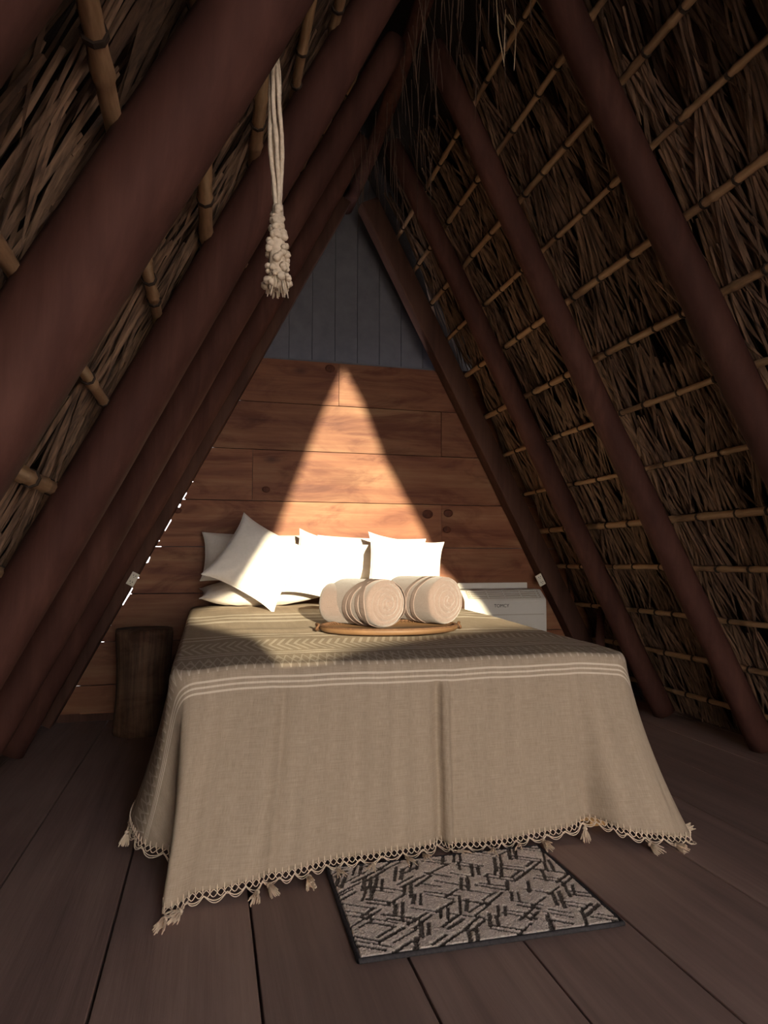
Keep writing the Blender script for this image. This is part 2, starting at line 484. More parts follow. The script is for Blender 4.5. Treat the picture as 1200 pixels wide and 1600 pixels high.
for s in (-1, 1):
    for k in range(1, 6):
        r = RAD[k] * (1.06 if s < 0 else 1)
        top, bot = axis_pts(s, FY[k], r)
        if s > 0 and k >= 4: top.y = bot.y = FY[k]
        top.x += s * .012
        n = 46
        path, rad = [], []
        for i in range(n + 1):
            t = i / n
            p = top.lerp(bot, t)
            bend = .014 * math.sin(math.pi * t) * math.sin(3 * t + k * 1.7)
            p = p + Vector((bend + .004 * nz(t * 6, k, s), .9 * bend * math.cos(k) + .006 * nz(t * 5, k + 9, s), 0))
            path.append(p)
            rr = r * (.88 + .16 * t) * (1 + .045 * nz(t * 9, k * 3.1, s * 7) + .02 * nz(t * 30, k, s))
            rad.append(rr)
        base = Vector(path[-1])
        mb = MB().tube([q - base for q in path], rad, 16)
        # knots standing proud of the pole
        for q in range(3):
            i = R.randrange(6, n - 4); w = R.uniform(0, 6.28)
            c = path[i] - base + Vector((-s * .6, math.cos(w) * .6, .4)).normalized() * rad[i] * .78
            mb.lathe([(.001, -.012), (.02, -.01), (.028, 0), (.02, .010), (.001, .012)], 8, Matrix.Translation(c))
        o = mb.build('rafter', MAT['pole'], smooth=True, loc=base)
        tag(o, LBL[(s, k)], 'rafter', 'pole rafters of the thatched roof')
    # squared beam against the rear wall
    e0, e1 = slope_pt(s, 0, 3.70), slope_pt(s, 0, 0.0)
    d = (e1 - e0); L = d.length; d.normalize()
    out = Vector((s * M, 0, 1)).normalized()
    mat = Matrix((( out.x, 0, d.x, 0), (0, 1, 0, 0), (out.z, 0, d.z, 0), (0, 0, 0, 1)))
    c = (e0 + e1) / 2 + out * .07 + Vector((0, -.065, 0))
    mb = MB()
    bm_v = []
    seg = 30
    for i in range(seg + 1):
        t = (i / seg - .5) * L
        wob = .003 * nz(t * 3, s * 5)
        for (a, b) in ((-.07 + wob, -.055), (-.063 + wob, -.062), (.07, -.062), (.07, .055), (-.07 + wob, .055)):
            bm_v.append((a, b, t))
    fs = []
    for i in range(seg):
        for j in range(5):
            fs.append((i * 5 + j, i * 5 + (j + 1) % 5, (i + 1) * 5 + (j + 1) % 5, (i + 1) * 5 + j))
    fs += [tuple(range(5)), tuple(seg * 5 + j for j in range(5))]
    mb.add(bm_v, fs, mat)
    o = mb.build('rafter', MAT['beam'], loc=c)
    tag(o, ('dark squared beam framing the left edge of the plank wall, socket on it' if s < 0 else
            'dark squared beam framing the right edge of the plank wall, socket on it'), 'rafter', 'squared beams at the rear wall')
# ridge pole
mb = MB().tube([(0.02 * math.sin(i * .8), Y0 + (Y1 - Y0 - .12) * i / 20 + .04, H + .06 + .012 * nz(i * .5)) for i in range(21)], [.05 * (1 + .05 * nz(i * .7, 3)) for i in range(21)], 12)
tag(mb.build('ridge_pole', MAT['pole'], smooth=True), 'dark ridge pole along the top of the roof where the rafters meet', 'beam')

# ------------------------------------------------------------------ thatched slopes
PZ = [.10, .375, .645, .935, 1.205, 1.485, 1.785, 2.075, 2.385, 2.66, 2.92, 3.17, 3.42]
def leaf_blade(mb, a, ang, b0, L, w, c0, curl, Rn, twist=0):
    """a narrow folded palm leaflet; local axes: x along the hut, y down the slope, z inward"""
    segs = 5
    vs, fs = [], []
    for i in range(segs + 1):
        t = i / segs
        ww = w * (math.sin(math.pi * min(1, .12 + t * .88)) ** .6) * .5 if i < segs else .0006
        ca = a + math.sin(ang) * L * t + .012 * math.sin(t * 3 + curl * 50)
        cb = b0 + math.cos(ang) * L * t
        cc = c0 + curl * t * t + twist * t
        dx, dy = math.cos(ang), -math.sin(ang)
        vs += [(ca - dx * ww, cb - dy * ww, cc), (ca, cb, cc + ww * .5), (ca + dx * ww, cb + dy * ww, cc - twist * ww * 3)]
    for i in range(segs):
        for j in range(2):
            fs.append((i * 3 + j, i * 3 + j + 1, i * 3 + j + 4, i * 3 + j + 3))
    mb.add(vs, fs)
def frond_variant(k):
    Rn = random.Random(100 + k)
    mb = MB()
    L0 = Rn.uniform(.10, .2)
    mb.tube([(0, -.12, .012), (.004, 0, .016), (.006, L0, .010)], [.006, .006, .004], 5)
    nb = Rn.choice((6, 7, 8))
    for j in range(nb):
        f = (j / (nb - 1) - .5)
        ang = f * Rn.uniform(.45, .75) + Rn.uniform(-.06, .06)
        leaf_blade(mb, f * .02, ang, L0 - .02 - abs(f) * .05, Rn.uniform(.26, .42), Rn.uniform(.014, .03), .006 + Rn.uniform(-.006, .006), Rn.uniform(-.02, .035), Rn, Rn.uniform(-.01, .02))
    for j in range(3):
        leaf_blade(mb, Rn.uniform(-.04, .04), Rn.uniform(-.2, .2), -.1, Rn.uniform(.3, .45), Rn.uniform(.012, .024), .0, Rn.uniform(-.01, .02), Rn)
    return mb
def slope_matrix(s, y, z, perp, rot=0, sc=1):
    o = slope_pt(s, y, z, perp)
    dn = Vector((s / M, 0, -1)).normalized()
    al = Vector((0, 1, 0))
    inw = -Vector((s * M, 0, 1)).normalized()
    if al.cross(dn).dot(inw) < 0: al = -al
    m = Matrix(((al.x, dn.x, inw.x, o.x), (al.y, dn.y, inw.y, o.y), (al.z, dn.z, inw.z, o.z), (0, 0, 0, 1)))
    return m @ Matrix.Rotation(rot, 4, 'Z') @ Matrix.Scale(sc, 4)
VAR = [frond_variant(k) for k in range(10)]
VMESH = [v.mesh('palm_frond', MAT['thatch']) for v in VAR]
for s, nm in ((-1, 'wall_left'), (1, 'wall_right')):
    # packed outer thatch
    o0 = .31
    pts = [slope_pt(s, 0, H + .535, o0), slope_pt(s, 0, -.42, o0), slope_pt(s, 0, -.42, o0 + .12), slope_pt(s, 0, H + .80, o0 + .12)]
    mb = MB().prism([(p.x, p.z) for p in pts], Y0, Y1)
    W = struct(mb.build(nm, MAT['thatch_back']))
    # bamboo purlins, lashed
    for i, z in enumerate(PZ):
        r0 = [.016, .017, .015, .016, .02, .014, .015, .019, .018, .014, .017, .015, .014][i]
        if s < 0: r0 *= 1.15
        path, rad = [], []
        y = Y0 + .03
        nd = R.uniform(0, .2)
        while y < -.02:
            tt = (y - nd) % .24
            path.append(slope_pt(s, y, z + .008 * nz(y * 1.3, i, s), .168 + .004 * nz(y * 2, i + 20)))
            bulge = .0035 if tt < .012 or tt > .228 else 0
            rad.append(r0 * (1 + .05 * nz(y * 3, i * 2.2)) + bulge)
            y += .012 if (tt > .21 or tt < .02) else .05
        P = MB().tube(path, rad, 8).build('purlin', MAT['bamboo'], W, smooth=True)
        lb = MB()
        y = -4.6
        while y < -.05:
            c = slope_pt(s, y, z + .008 * nz(y * 1.3, i, s), .168)
            lb.tube([c + Vector((0, -.006, 0)), c + Vector((0, .006, 0))], r0 + .005, 8)
            y += R.uniform(.16, .30)
        stuff(lb.build('lashing', MAT['lash'], P))
    # palm fronds in overlapping courses
    cand = []
    for i, z in enumerate(PZ):
        y = Y0 + .1
        while y < -.03:
            cand.append((y + R.uniform(-.03, .03), z + R.uniform(.0, .20), R.randrange(10), R.uniform(-.22, .22), R.uniform(.85, 1.2), R.uniform(.205, .245)))
            y += .105
    def vis(c):
        p = slope_pt(s, c[0], c[1], .22) - CAM
        f = Vector((math.sin(YAW), math.cos(YAW), 0))
        dpt = p.dot(f)
        if dpt < .4: return 1e3
        lat = p.dot(Vector((math.cos(YAW), -math.sin(YAW), 0))) / dpt
        ver = p.z / dpt - PITCH
        if abs(lat) > .62 or abs(ver) > .82: return 1e3
        return dpt
    cand.sort(key=vis)
    rest = MB()
    for q, (y, z, k, rot, sc, pp) in enumerate(cand):
        mt = slope_matrix(s, y, z, pp, rot, sc)
        if q < 300 and vis((y, z)) < 900:
            o = link('palm_frond', VMESH[k], W)
            o.matrix_world = mt
        else:
            rest.add(VAR[k].v, VAR[k].f, mt)
    # a deeper layer of loose leaflets
    for q in range(2600):
        t = MB()
        leaf_blade(t, 0, R.uniform(-.3, .3), 0, R.uniform(.35, .6), R.uniform(.012, .034), 0, R.uniform(-.02, .02), R)
        rest.add(t.v, t.f, slope_matrix(s, R.uniform(Y0, -.02), R.uniform(.1, H), R.uniform(.24, .30)))
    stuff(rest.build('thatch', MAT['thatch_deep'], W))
    # fibres hanging from the ridge
    if s > 0:
        hb = MB()
        for q in range(150):
            y = R.uniform(-3.3, -.6); x = R.gauss(.03, .10)
            z = H - .02 - abs(x) * 1.2
            L = R.uniform(.15, .5)
            p = [Vector((x, y, z))]
            vx, vy = R.uniform(-.12, .12), R.uniform(-.12, .12)
            for j in range(5):
                p.append(p[-1] + Vector((vx * L * .2 * (5 - j) * .4, vy * L * .2 * (5 - j) * .4, -L / 5)))
            hb.tube(p, [.0022] * 5 + [.0008], 3)
        stuff(hb.build('ridge_fibres', MAT['thatch_deep'], W))
        st = MB()
        for a, b, c in (((.246, -2.2, 3.52), (.240, -2.2, 3.4), (.236, -2.2, 3.25)), ((.262, -2.2, 3.50), (.297, -2.2, 3.44), (.283, -2.2, 3.24)),
                        ((.246, -2.2, 3.50), (.275, -2.2, 3.46), (.290, -2.2, 3.455)), ((.20, -2.2, 3.6), (.21, -2.2, 3.4), (.236, -2.2, 3.26)),
                        ((.33, -2.2, 3.68), (.40, -2.2, 3.60), (.45, -2.2, 3.53))):
            st.tube([a, b, c], [.003, .0032, .0015], 5)
        st.build('loose_straw', MAT['straw'], W)

# ------------------------------------------------------------------ entrance gable behind the viewer: thatch round the opening, added unseen canvas outside for soft low light
YO = -7.0
# outline of the sunlit patch on wall, cushions and bed, carried back along the sun's rays to the entrance
LIT = [(-.063, 0, 2.468), (-.237, 0, 2.064), (-.397, 0, 1.635), (-.552, 0, 1.219), (-.64, -.5, 1.19), (-.83, -.5, .86), (-1.1, -.5, .74), (-1.09, -1.0, .715),
       (-.98, -1.3, .71), (-.79, -1.78, .705), (-.75, -2.4, .69), (-.6, -2.36, .69), (-.4, -2.1, .695), (.05, -1.8, .705), (.35, -1.65, .71), (.75, -1.6, .71),
       (1.07, -1.5, .71), (1.05, -1.2, .70), (.933, -.25, .699), (.845, -.2, .827), (.784, -.1, .918), (.66, -.1, 1.036), (.569, 0, 1.228), (.395, 0, 1.538),
       (.246, 0, 1.799), (.074, 0, 2.225)]
OPEN = [(x + (y - YO) * SUN_A, z + (y - YO) * SUN_T) for x, y, z in LIT]
bm = bmesh.new()
outer = [(-2.3, 0), (-1.5, 0), (-1.5, 1.34), (1.5, 1.34), (1.5, 0), (2.3, 0), (2.3, .3), (.25, 4.4), (-.25, 4.4), (-2.3, .3)]
es = []
for loop in (outer, OPEN):
    vs = [bm.verts.new((x, 0, z)) for x, z in loop]
    es += [bm.edges.new((vs[i], vs[(i + 1) % len(vs)])) for i in range(len(vs))]
g = bmesh.ops.triangle_fill(bm, use_beauty=True, edges=es)
bmesh.ops.solidify(bm, geom=list(bm.faces), thickness=.03)
me = bpy.data.meshes.new('wall_front'); bm.to_mesh(me); bm.free()
me.materials.append(MAT['thatch_back'])
wf = struct(link('wall_front', me, None, (0, YO, 0)))
struct(MB().box((0, -9.3, -.14), (12, 4.0, .06)).build('ground', MAT['sand']))
scr = MB()  # added canvas out of view, diffuses sun towards the bed's front
nx = 60
vs, fs = [], []
for j in range(7):
    z = -.08 + 2.06 * j / 6
    for i in range(nx + 1):
        x = -4.0 + 8.0 * i / nx
        vs.append((x, -3.0 + .03 * math.sin(i * .9) * (1 - j / 9), z))
for j in range(6):
    for i in range(nx):
        a = j * (nx + 1) + i
        fs.append((a, a + 1, a + nx + 2, a + nx + 1))
scr.add(vs, fs).build('fill_canvas', MAT['canvas'], wf, smooth=True)

# ------------------------------------------------------------------ bed
XL, XR, YF, YH = -1.095, .625, -2.42, -.12
XC = (XL + XR) / 2
bed = thing('bed', (XC, YF, 0), label='low pine bed with a thick mattress under the taupe bedspread', cat='bed')
bw = XR - XL
MB().box((0, .04, .17), (bw - .06, .035, .26), bev=.004).build('footboard', MAT['pine'], bed)
for sx in (-1, 1):
    MB().box((sx * (bw / 2 - .05), 1.16, .17), (.035, 2.2, .26), bev=.004).build('side_rail', MAT['pine'], bed)
for sx in (-1, 1):
    for yy in (.1, 2.2):
        MB().box((sx * (bw / 2 - .1), yy, .02), (.08, .08, .04), bev=.004).build('leg', MAT['pine'], bed)
MB().box((0, 1.16, .48), (bw - .06, 2.2, .34), bev=.05).build('mattress', MAT['mattress'], bed, smooth=True)

# ------------------------------------------------------------------ bedspread
def ztop(x, y):
    z = interp(-y, [.12, 1.0, 1.6, 2.2, 2.42], [.755, .738, .718, .702, .690])
    ex = min(x - XL, XR - x)
    z -= .012 * (1 - sstep(0, .25, ex))
    z += .0045 * nz(x * 4, y * 3, 1) + .002 * nz(x * 13, y * 11, 4)
    z += .006 * math.exp(-((y + 1.62 + .1 * x) / .05) ** 2) * sstep(-.2, -.8, x)
    return z
RC = .07
per = []                                   # perimeter samples: point, outward normal
def seg(a, b, n, nrm):
    for i in range(n):
        per.append((lerp(a[0], b[0], i / n), lerp(a[1], b[1], i / n), nrm[0], nrm[1]))
def arc(cx, cy, a0, a1, n):
    for i in range(n):
        w = lerp(a0, a1, i / n)
        per.append((cx + RC * math.cos(w), cy + RC * math.sin(w), math.cos(w), math.sin(w)))
seg((XL, YH), (XL, YF + RC), 90, (-1, 0)); i_c1 = len(per)
arc(XL + RC, YF + RC, math.pi, 1.5 * math.pi, 18); i_f = len(per)
seg((XL + RC, YF), (XR - RC, YF), 190, (0, -1)); i_c2 = len(per)
arc(XR - RC, YF + RC, -.5 * math.pi, 0, 18); i_r = len(per)
seg((XR, YF + RC), (XR, YH), 90, (1, 0))
per.append((XR, YH, 1, 0))
NP = len(per)
# hem of the drape: perimeter index -> (x, y, z)
def fi(x): return i_f + (x - XL - RC) / (XR - XL - 2 * RC) * (i_c2 - i_f)
hem_keys = [(0, (-1.17, YH, .20)), (40, (-1.20, -1.0, .17)), (70, (-1.23, -1.85, .15)), (i_c1 - 3, (-1.245, -2.27, .13)),
            (i_c1 + 3, (-1.20, -2.40, .11)), (i_c1 + 8, (-1.075, -2.43, .10)), (i_c1 + 12, (-1.085, -2.55, .07)), (i_f - 2, (-1.12, -2.675, .03)), (i_f + 4, (-1.07, -2.65, .032)), (fi(-.90), (-1.0, -2.625, .04)),
            (fi(-.78), (-.844, -2.578, .05)), (fi(-.58), (-.618, -2.515, .05)), (fi(-.32), (-.329, -2.465, .045)), (fi(-.17), (-.155, -2.445, .04)),
            (fi(-.13), (-.125, -2.46, .04)), (fi(.10), (.119, -2.465, .04)), (fi(.28), (.325, -2.47, .055)), (fi(.375), (.433, -2.475, .085)),
            (fi(.42), (.491, -2.53, .072)), (fi(.48), (.57, -2.57, .055)), (i_c2 + 4, (.70, -2.61, .035)), (i_c2 + 11, (.776, -2.61, .03)),
            (i_r + 2, (.79, -2.45, .05)), (i_r + 20, (.78, -1.9, .10)), (NP - 1, (.74, YH, .18))]
kx = [k for k, _ in hem_keys]
def hem_raw(i):
    return Vector([interp(i, kx, [p[c] for _, p in hem_keys]) for c in range(3)])
def hem(i):
    a = Vector((0, 0, 0)); w = 0
    for d in range(-4, 5):
        g = math.exp(-d * d / 7.0)
        a += hem_raw(min(NP - 1, max(0, i + d))) * g; w += g
    return a / w
RND = .045
def drape(i, w):
    """point of the hanging cloth at perimeter sample i; w = 0 at the bed's edge, 1 at the hem"""
    x, y, nx_, ny_ = per[i]
    T = Vector((x, y, ztop(x, y)))
    n = Vector((nx_, ny_, 0))
    h = hem(i)
    S = T + n * (RND * .55) + Vector((0, 0, -RND))
    if w < .12:
        a = w / .12 * math.pi / 2
        p = T + n * (RND * .55 * math.sin(a)) + Vector((0, 0, -RND * (1 - math.cos(a))))
    else:
        t = (w - .12) / .88
        p = S.lerp(h, t)
        # the cloth hangs steeper at first and flares lower down
        flat = t - (t * .55 + .45 * t * t)
        p.x -= (h.x - S.x) * flat; p.y -= (h.y - S.y) * flat
        grow = t ** .8
        f = 0
        if i_c1 + 12 < i < i_c2 + 6:
            q = x
            f += .020 * math.exp(-((q + .150) / .010) ** 2) - .016 * math.exp(-((q + .178) / .022) ** 2)
            f += .008 * math.exp(-((q + .775) / .03) ** 2) - .010 * math.exp(-((q + .735) / .02) ** 2)
            f -= .022 * math.exp(-((q + .93) / .05) ** 2) * grow
            f += .010 * math.sin(q * 17 + 1) * grow * .5
            f += .016 * math.exp(-((q - .44) / .05) ** 2) * grow - .02 * math.exp(-((q - .36) / .04) ** 2) * grow * sstep(.4, 1, t)
            f += .010 * nz(q * 5, t * 2, 8) * grow
            f *= 1.6 * sstep(0, .12, t)
        else:
            f += .012 * math.sin(y * 14) * grow
        p += n * f
    return p
vs, uvs, fs = [], [], []
NT, ND = 26, 44
def medial(x, y):
    yy = min(max(y, YF + .5), YH)
    return (XC, yy)
for j in range(NT):            # rings on the bed's top, from the middle line out
    t = j / NT
    for (x, y, nx_, ny_) in per:
        mx, my = medial(x, y)
        px, py = lerp(mx, x, t), lerp(my, y, t)
        vs.append((px, py, ztop(px, py))); uvs.append((px, -py))
for j in range(ND + 1):
    w = (j / ND)
    w = w * .55 if False else w
    for i in range(NP):
        p = drape(i, w)
        vs.append(tuple(p))
        if j == 0: uvs.append((per[i][0], -per[i][1])); 
        else:
            k = len(vs) - 1 - NP
            dl = (Vector(vs[-1]) - Vector(vs[k])).length
            u0 = uvs[k]
            uvs.append((u0[0] + per[i][2] * dl, u0[1] - per[i][3] * dl))
NR = NT + ND + 1
for j in range(NR - 1):
    for i in range(NP - 1):
        a = j * NP + i
        fs.append((a, a + 1, a + NP + 1, a + NP))
me = bpy.data.meshes.new('cloth')
me.from_pydata(vs, [], fs)
ul = me.uv_layers.new(name='weave')
for lp in me.loops: ul.data[lp.index].uv = uvs[lp.vertex_index]
me.materials.append(MAT['spread'])
me.polygons.foreach_set('use_smooth', [True] * len(me.polygons))
bm = bmesh.new(); bm.from_mesh(me)
bmesh.ops.remove_doubles(bm, verts=bm.verts, dist=.0002)
bmesh.ops.recalc_face_normals(bm, faces=bm.faces)
bm.to_mesh(me); bm.free()
spread = thing('bedspread', (0, 0, 0), label='taupe handwoven bedspread with cream zigzag bands and a tasselled crochet hem', cat='bedspread')
cl = link('cloth', me, spread)
md = cl.modifiers.new('thickness', 'SOLIDIFY'); md.thickness = .004; md.offset = 1
hems = [drape(i, 1.0) for i in range(NP)]
# crochet edging: a stitched row, a net of loops, hanging scallops
def hem_at(f):
    i = int(f); t = f - i
    if i >= NP - 1: return hems[-1]
    return hems[i].lerp(hems[i + 1], t)
arcl = [0]
for i in range(1, NP): arcl.append(arcl[-1] + (hems[i] - hems[i - 1]).length)
def at_len(l):
    lo = 0
    import bisect
    k = min(max(bisect.bisect(arcl, l) - 1, 0), NP - 2)
    t = (l - arcl[k]) / max(1e-6, arcl[k + 1] - arcl[k])
    i = k + t
    p = hems[k].lerp(hems[k + 1], t)
    q = min(k, NP - 1)
    n = Vector((per[q][2], per[q][3], 0))
    return p, n
def fr_pt(l, d):
    p, n = at_len(l)
    z = p.z - d * .8
    if z < .006:
        e = .006 - z; z = .006
        return Vector((p.x, p.y, z)) + n * (d * .35 + e * 1.1)
    return Vector((p.x, p.y, z)) + n * d * .35
la, lb_ = arcl[60], arcl[i_r + 12]
cr = MB()
l = la
step = .022
k = 0
while l < lb_:
    # buttonhole stitch on the cloth
    p, n = at_len(l)
    cr.tube([p + Vector((0, 0, .016)) + n * .004, p + Vector((0, 0, .004)) + n * .006, p + Vector((0, 0, -.004)) + n * .004], [.0012, .0026, .002], 5)
    for sgn, amp in ((1, .011), (-1, .011)):
        pts = [fr_pt(l + step * q / 6, .012 + sgn * amp * math.sin(math.pi * (q / 6 + k))) for q in range(7)]
        cr.tube(pts, .0016, 4)
    l += step; k += 1
l = la
while l < lb_:
    w = R.uniform(.05, .085)
    for dd in (.018, .026):
        pts = [fr_pt(l + w * q / 8, .016 + dd * math.sin(math.pi * q / 8)) for q in range(9)]
        cr.tube(pts, .0017, 4)
    l += w
stuff(cr.build('crochet_edging', MAT['fringe'], spread))
# tassels
def tassel_mesh(k):
    Rn = random.Random(50 + k)
    mb = MB()
    mb.tube([(0, 0, .012), (0, 0, 0)], .002, 5)
    mb.lathe([(.002, .002), (.006, -.001), (.0075, -.006), (.0055, -.011), (.005, -.012)], 8)
    for q in range(16):
        w = q * 2.4; rr = .002 + .003 * (q % 4) / 3
        sp = Rn.uniform(.004, .013)
        a = (math.cos(w), math.sin(w))
        mb.tube([(a[0] * rr, a[1] * rr, -.010), (a[0] * (rr + sp * .6), a[1] * (rr + sp * .6), -.026), (a[0] * (rr + sp), a[1] * (rr + sp), -.045 + Rn.uniform(-.004, .004))], [.0022, .0024, .0014], 4)
    return mb.mesh('tassel', MAT['fringe'])
TM = [tassel_mesh(k) for k in range(4)]
tx = [-1.10, -1.06, -.83, -.79, -.66, -.56, -.43, -.31, -.24, -.11, .02, .13, .22, .40, .58, .68, .79]
def hem_len_for(x):
    best = min(range(i_c1 + 12, i_r), key=lambda i: abs(hems[i].x - x)); return arcl[best]
ls = [hem_len_for(x) for x in tx] + [arcl[i_c1 - 5], arcl[i_c1 - 24], arcl[74], arcl[i_r + 8]]
for q, l in enumerate(ls):
    p = fr_pt(l, .038)
    _, n = at_len(l)
    o = link('tassel', TM[q % 4], spread)
    lowz = p.z - .055
    tilt = R.uniform(.15, .4)
    if lowz < .006: tilt = math.acos(max(-1, min(1, (p.z - .012) / .055))) if p.z > .012 else math.pi / 2
    axis = Vector((0, 0, 1)).cross(n)
    if axis.length < .1: axis = Vector((1, 0, 0))
    rot = Matrix.Rotation(-tilt, 4, axis.normalized())
    # the skirt swings outward along n
    if (rot @ Vector((0, 0, -1))).dot(n) < 0: rot = Matrix.Rotation(tilt, 4, axis.normalized())
    sc = R.uniform(1.15, 1.45)
    o.matrix_world = Matrix.Translation((p.x, p.y, max(p.z, .012))) @ Matrix.Rotation(R.uniform(-.5, .5), 4, 'Z') @ rot @ Matrix.Scale(sc, 4)

# ------------------------------------------------------------------ pillows and cushions
def cushion_mesh(name, w, h, d, pinch, mat, seed, n=34, corner=.03):
    vs, fs = [], []
    for side in (1, -1):
        for j in range(n + 1):
            for i in range(n + 1):
                u, v = 2 * i / n - 1, 2 * j / n - 1
                e = (1 - abs(u) ** 2.6) * (1 - abs(v) ** 2.6)
                t = max(0, e) ** .55
                px = u * (1 - pinch * (1 - v * v) ) + corner * u * (abs(u * v) ** 6)
                py = v * (1 - pinch * (1 - u * u) ) + corner * v * (abs(u * v) ** 6)
                wr = .010 * nz(u * 2.2 + seed, v * 2.2, seed) + .005 * nz(u * 6 + seed, v * 6, seed + 5)
                r_ = math.hypot(u, v)
                wr += .004 * math.sin(math.atan2(v, u) * 16 + seed) * sstep(.55, .95, r_) * (1 - sstep(1.0, 1.3, r_))
                vs.append((px * w / 2, py * h / 2, side * (t * d / 2 + .003) + wr * t))
    m_ = (n + 1) ** 2
    for sd in (0, 1):
        for j in range(n):
            for i in range(n):
                a = sd * m_ + j * (n + 1) + i
                q = (a, a + 1, a + n + 2, a + n + 1)
                fs.append(q if sd == 0 else q[::-1])
    ring = [(i, 0) for i in range(n)] + [(n, j) for j in range(n)] + [(n - i, n) for i in range(n)] + [(0, n - j) for j in range(n)]
    idx = [j * (n + 1) + i for i, j in ring]
    for k in range(len(idx)):
        a, b = idx[k], idx[(k + 1) % len(idx)]
        fs.append((a, a + m_, b + m_, b))
    mb = MB().add(vs, fs)
    rim = [Vector(vs[i]) * 1.0 for i in idx]
    for p in rim: p.z = 0
    rim.append(rim[0])
    pb = MB().tube(rim, .0035, 5, cap=False)
    return mb.mesh(name, mat, True), pb.mesh('piping', mat, True)
def pillow(name, w, h, d, pinch, mat, seed, loc, lean, roll, yaw, label, cat, group, corner=.03):
    me, pm = cushion_mesh('cover', w, h, d, pinch, mat, seed, corner=corner)
    # local x across, y up the pillow, z its thickness (towards the foot of the bed)
    B = Matrix(((1, 0, 0, 0), (0, 0, -1, 0), (0, 1, 0, 0), (0, 0, 0, 1)))
    mt = Matrix.Translation(loc) @ Matrix.Rotation(yaw, 4, 'Z') @ Matrix.Rotation(-lean, 4, 'X') @ B @ Matrix.Rotation(roll, 4, 'Z')
    t = thing(name, label=label, cat=cat, group=group)
    t.matrix_world = mt
    link('cover', me, t); link('piping', pm, t)
    return t
D2 = math.radians
G1, G2 = 'sleeping pillows against the rear wall', 'throw cushions on the bed'
pillow('pillow', .74, .34, .15, .05, MAT['greige'], 1, (-.68, -.245, .842), D2(82), 0, .02, 'grey-white sleeping pillow lying flat, its end under the leftmost cushion', 'pillow', G1)
pillow('pillow', .78, .34, .15, .05, MAT['linen'], 2, (.13, -.245, .842), D2(82), 0, -.02, 'white sleeping pillow lying flat behind the towel rolls', 'pillow', G1)
pillow('pillow', .74, .33, .15, .05, MAT['greige'], 3, (-.675, -.14, 1.078), D2(17), D2(-1), 0, 'pale pillow propped on the wall behind the tilted left cushion', 'pillow', G1)
pillow('pillow', .78, .32, .15, .05, MAT['linen'], 4, (.135, -.14, 1.066), D2(17), D2(-1.5), 0, 'white pillow propped on the wall behind the middle and right cushions', 'pillow', G1)
pillow('cushion', .47, .47, .15, .07, MAT['linen'], 5, (-.705, -.545, 1.05), D2(24), D2(-31), .0, 'square white cushion tilted onto its corner, half in shadow, leftmost of three', 'cushion', G2, .06)
pillow('cushion', .44, .44, .15, .07, MAT['linen'], 6, (-.265, -.49, 1.01), D2(26), D2(-15), -.05, 'sunlit square white cushion in the middle of three', 'cushion', G2, .06)
pillow('cushion', .50, .46, .15, .07, MAT['linen'], 7, (.265, -.50, .995), D2(24), D2(-8), -.04, 'sunlit white cushion on the right, behind the towel rolls', 'cushion', G2, .06)

# ------------------------------------------------------------------ tray and rolled towels
TZ = .722
tray = thing('tray', (-.17, -1.72, TZ + .004), (0, 0, -.12), 'oval wooden tray with a laced cane rim carrying rolled towels', 'tray')
def oval(a, b, z0, z1, n=56, k=1.0): return [(a * math.cos(2 * math.pi * i / n), b * math.sin(2 * math.pi * i / n)) for i in range(n)]
A_, B_ = .325, .24
mb = MB()
n = 64
prof = [(.0, .0), (.96, .0), (1.0, .008), (1.01, .022), (.985, .026), (.95, .016), (0, .014)]
vs, fs = [], []
for r_, z in prof:
    for i in range(n):
        w = 2 * math.pi * i / n
        vs.append((A_ * max(r_, .001) * math.cos(w), B_ * max(r_, .001) * math.sin(w), z))
for j in range(len(prof) - 1):
    for i in range(n):
        fs.append((j * n + i, j * n + (i + 1) % n, (j + 1) * n + (i + 1) % n, (j + 1) * n + i))
mb.add(vs, fs).build('dish', MAT['tray'], tray, smooth=True)
mb = MB()
for i in range(96):
    w = 2 * math.pi * i / 96
    a = Vector((A_ * .93 * math.cos(w), B_ * .93 * math.sin(w), .017)); b = Vector((A_ * 1.005 * math.cos(w + .05), B_ * 1.005 * math.sin(w + .05), .027))
    mb.tube([a, (a + b) / 2 + Vector((0, 0, .006)), b], .0028, 5)
ringp = [Vector((A_ * .99 * math.cos(2 * math.pi * i / n), B_ * .99 * math.sin(2 * math.pi * i / n), .026)) for i in range(n + 1)]
mb.tube(ringp, .005, 6, cap=False)
mb.build('laced_rim', MAT['rattan'], tray, smooth=True)
for sx in (-1, 1):
    mb = MB()
    c = Vector((sx * (A_ + .012), 0, .02))
    mb.tube([c + Vector((0, .02 * math.cos(q), .014 * math.sin(q))) + Vector((sx * .006 * math.sin(q * 2), 0, 0)) for q in [k * .5 for k in range(14)]], .006, 6)
    mb.build('handle_knot', MAT['rattan'], tray, smooth=True)

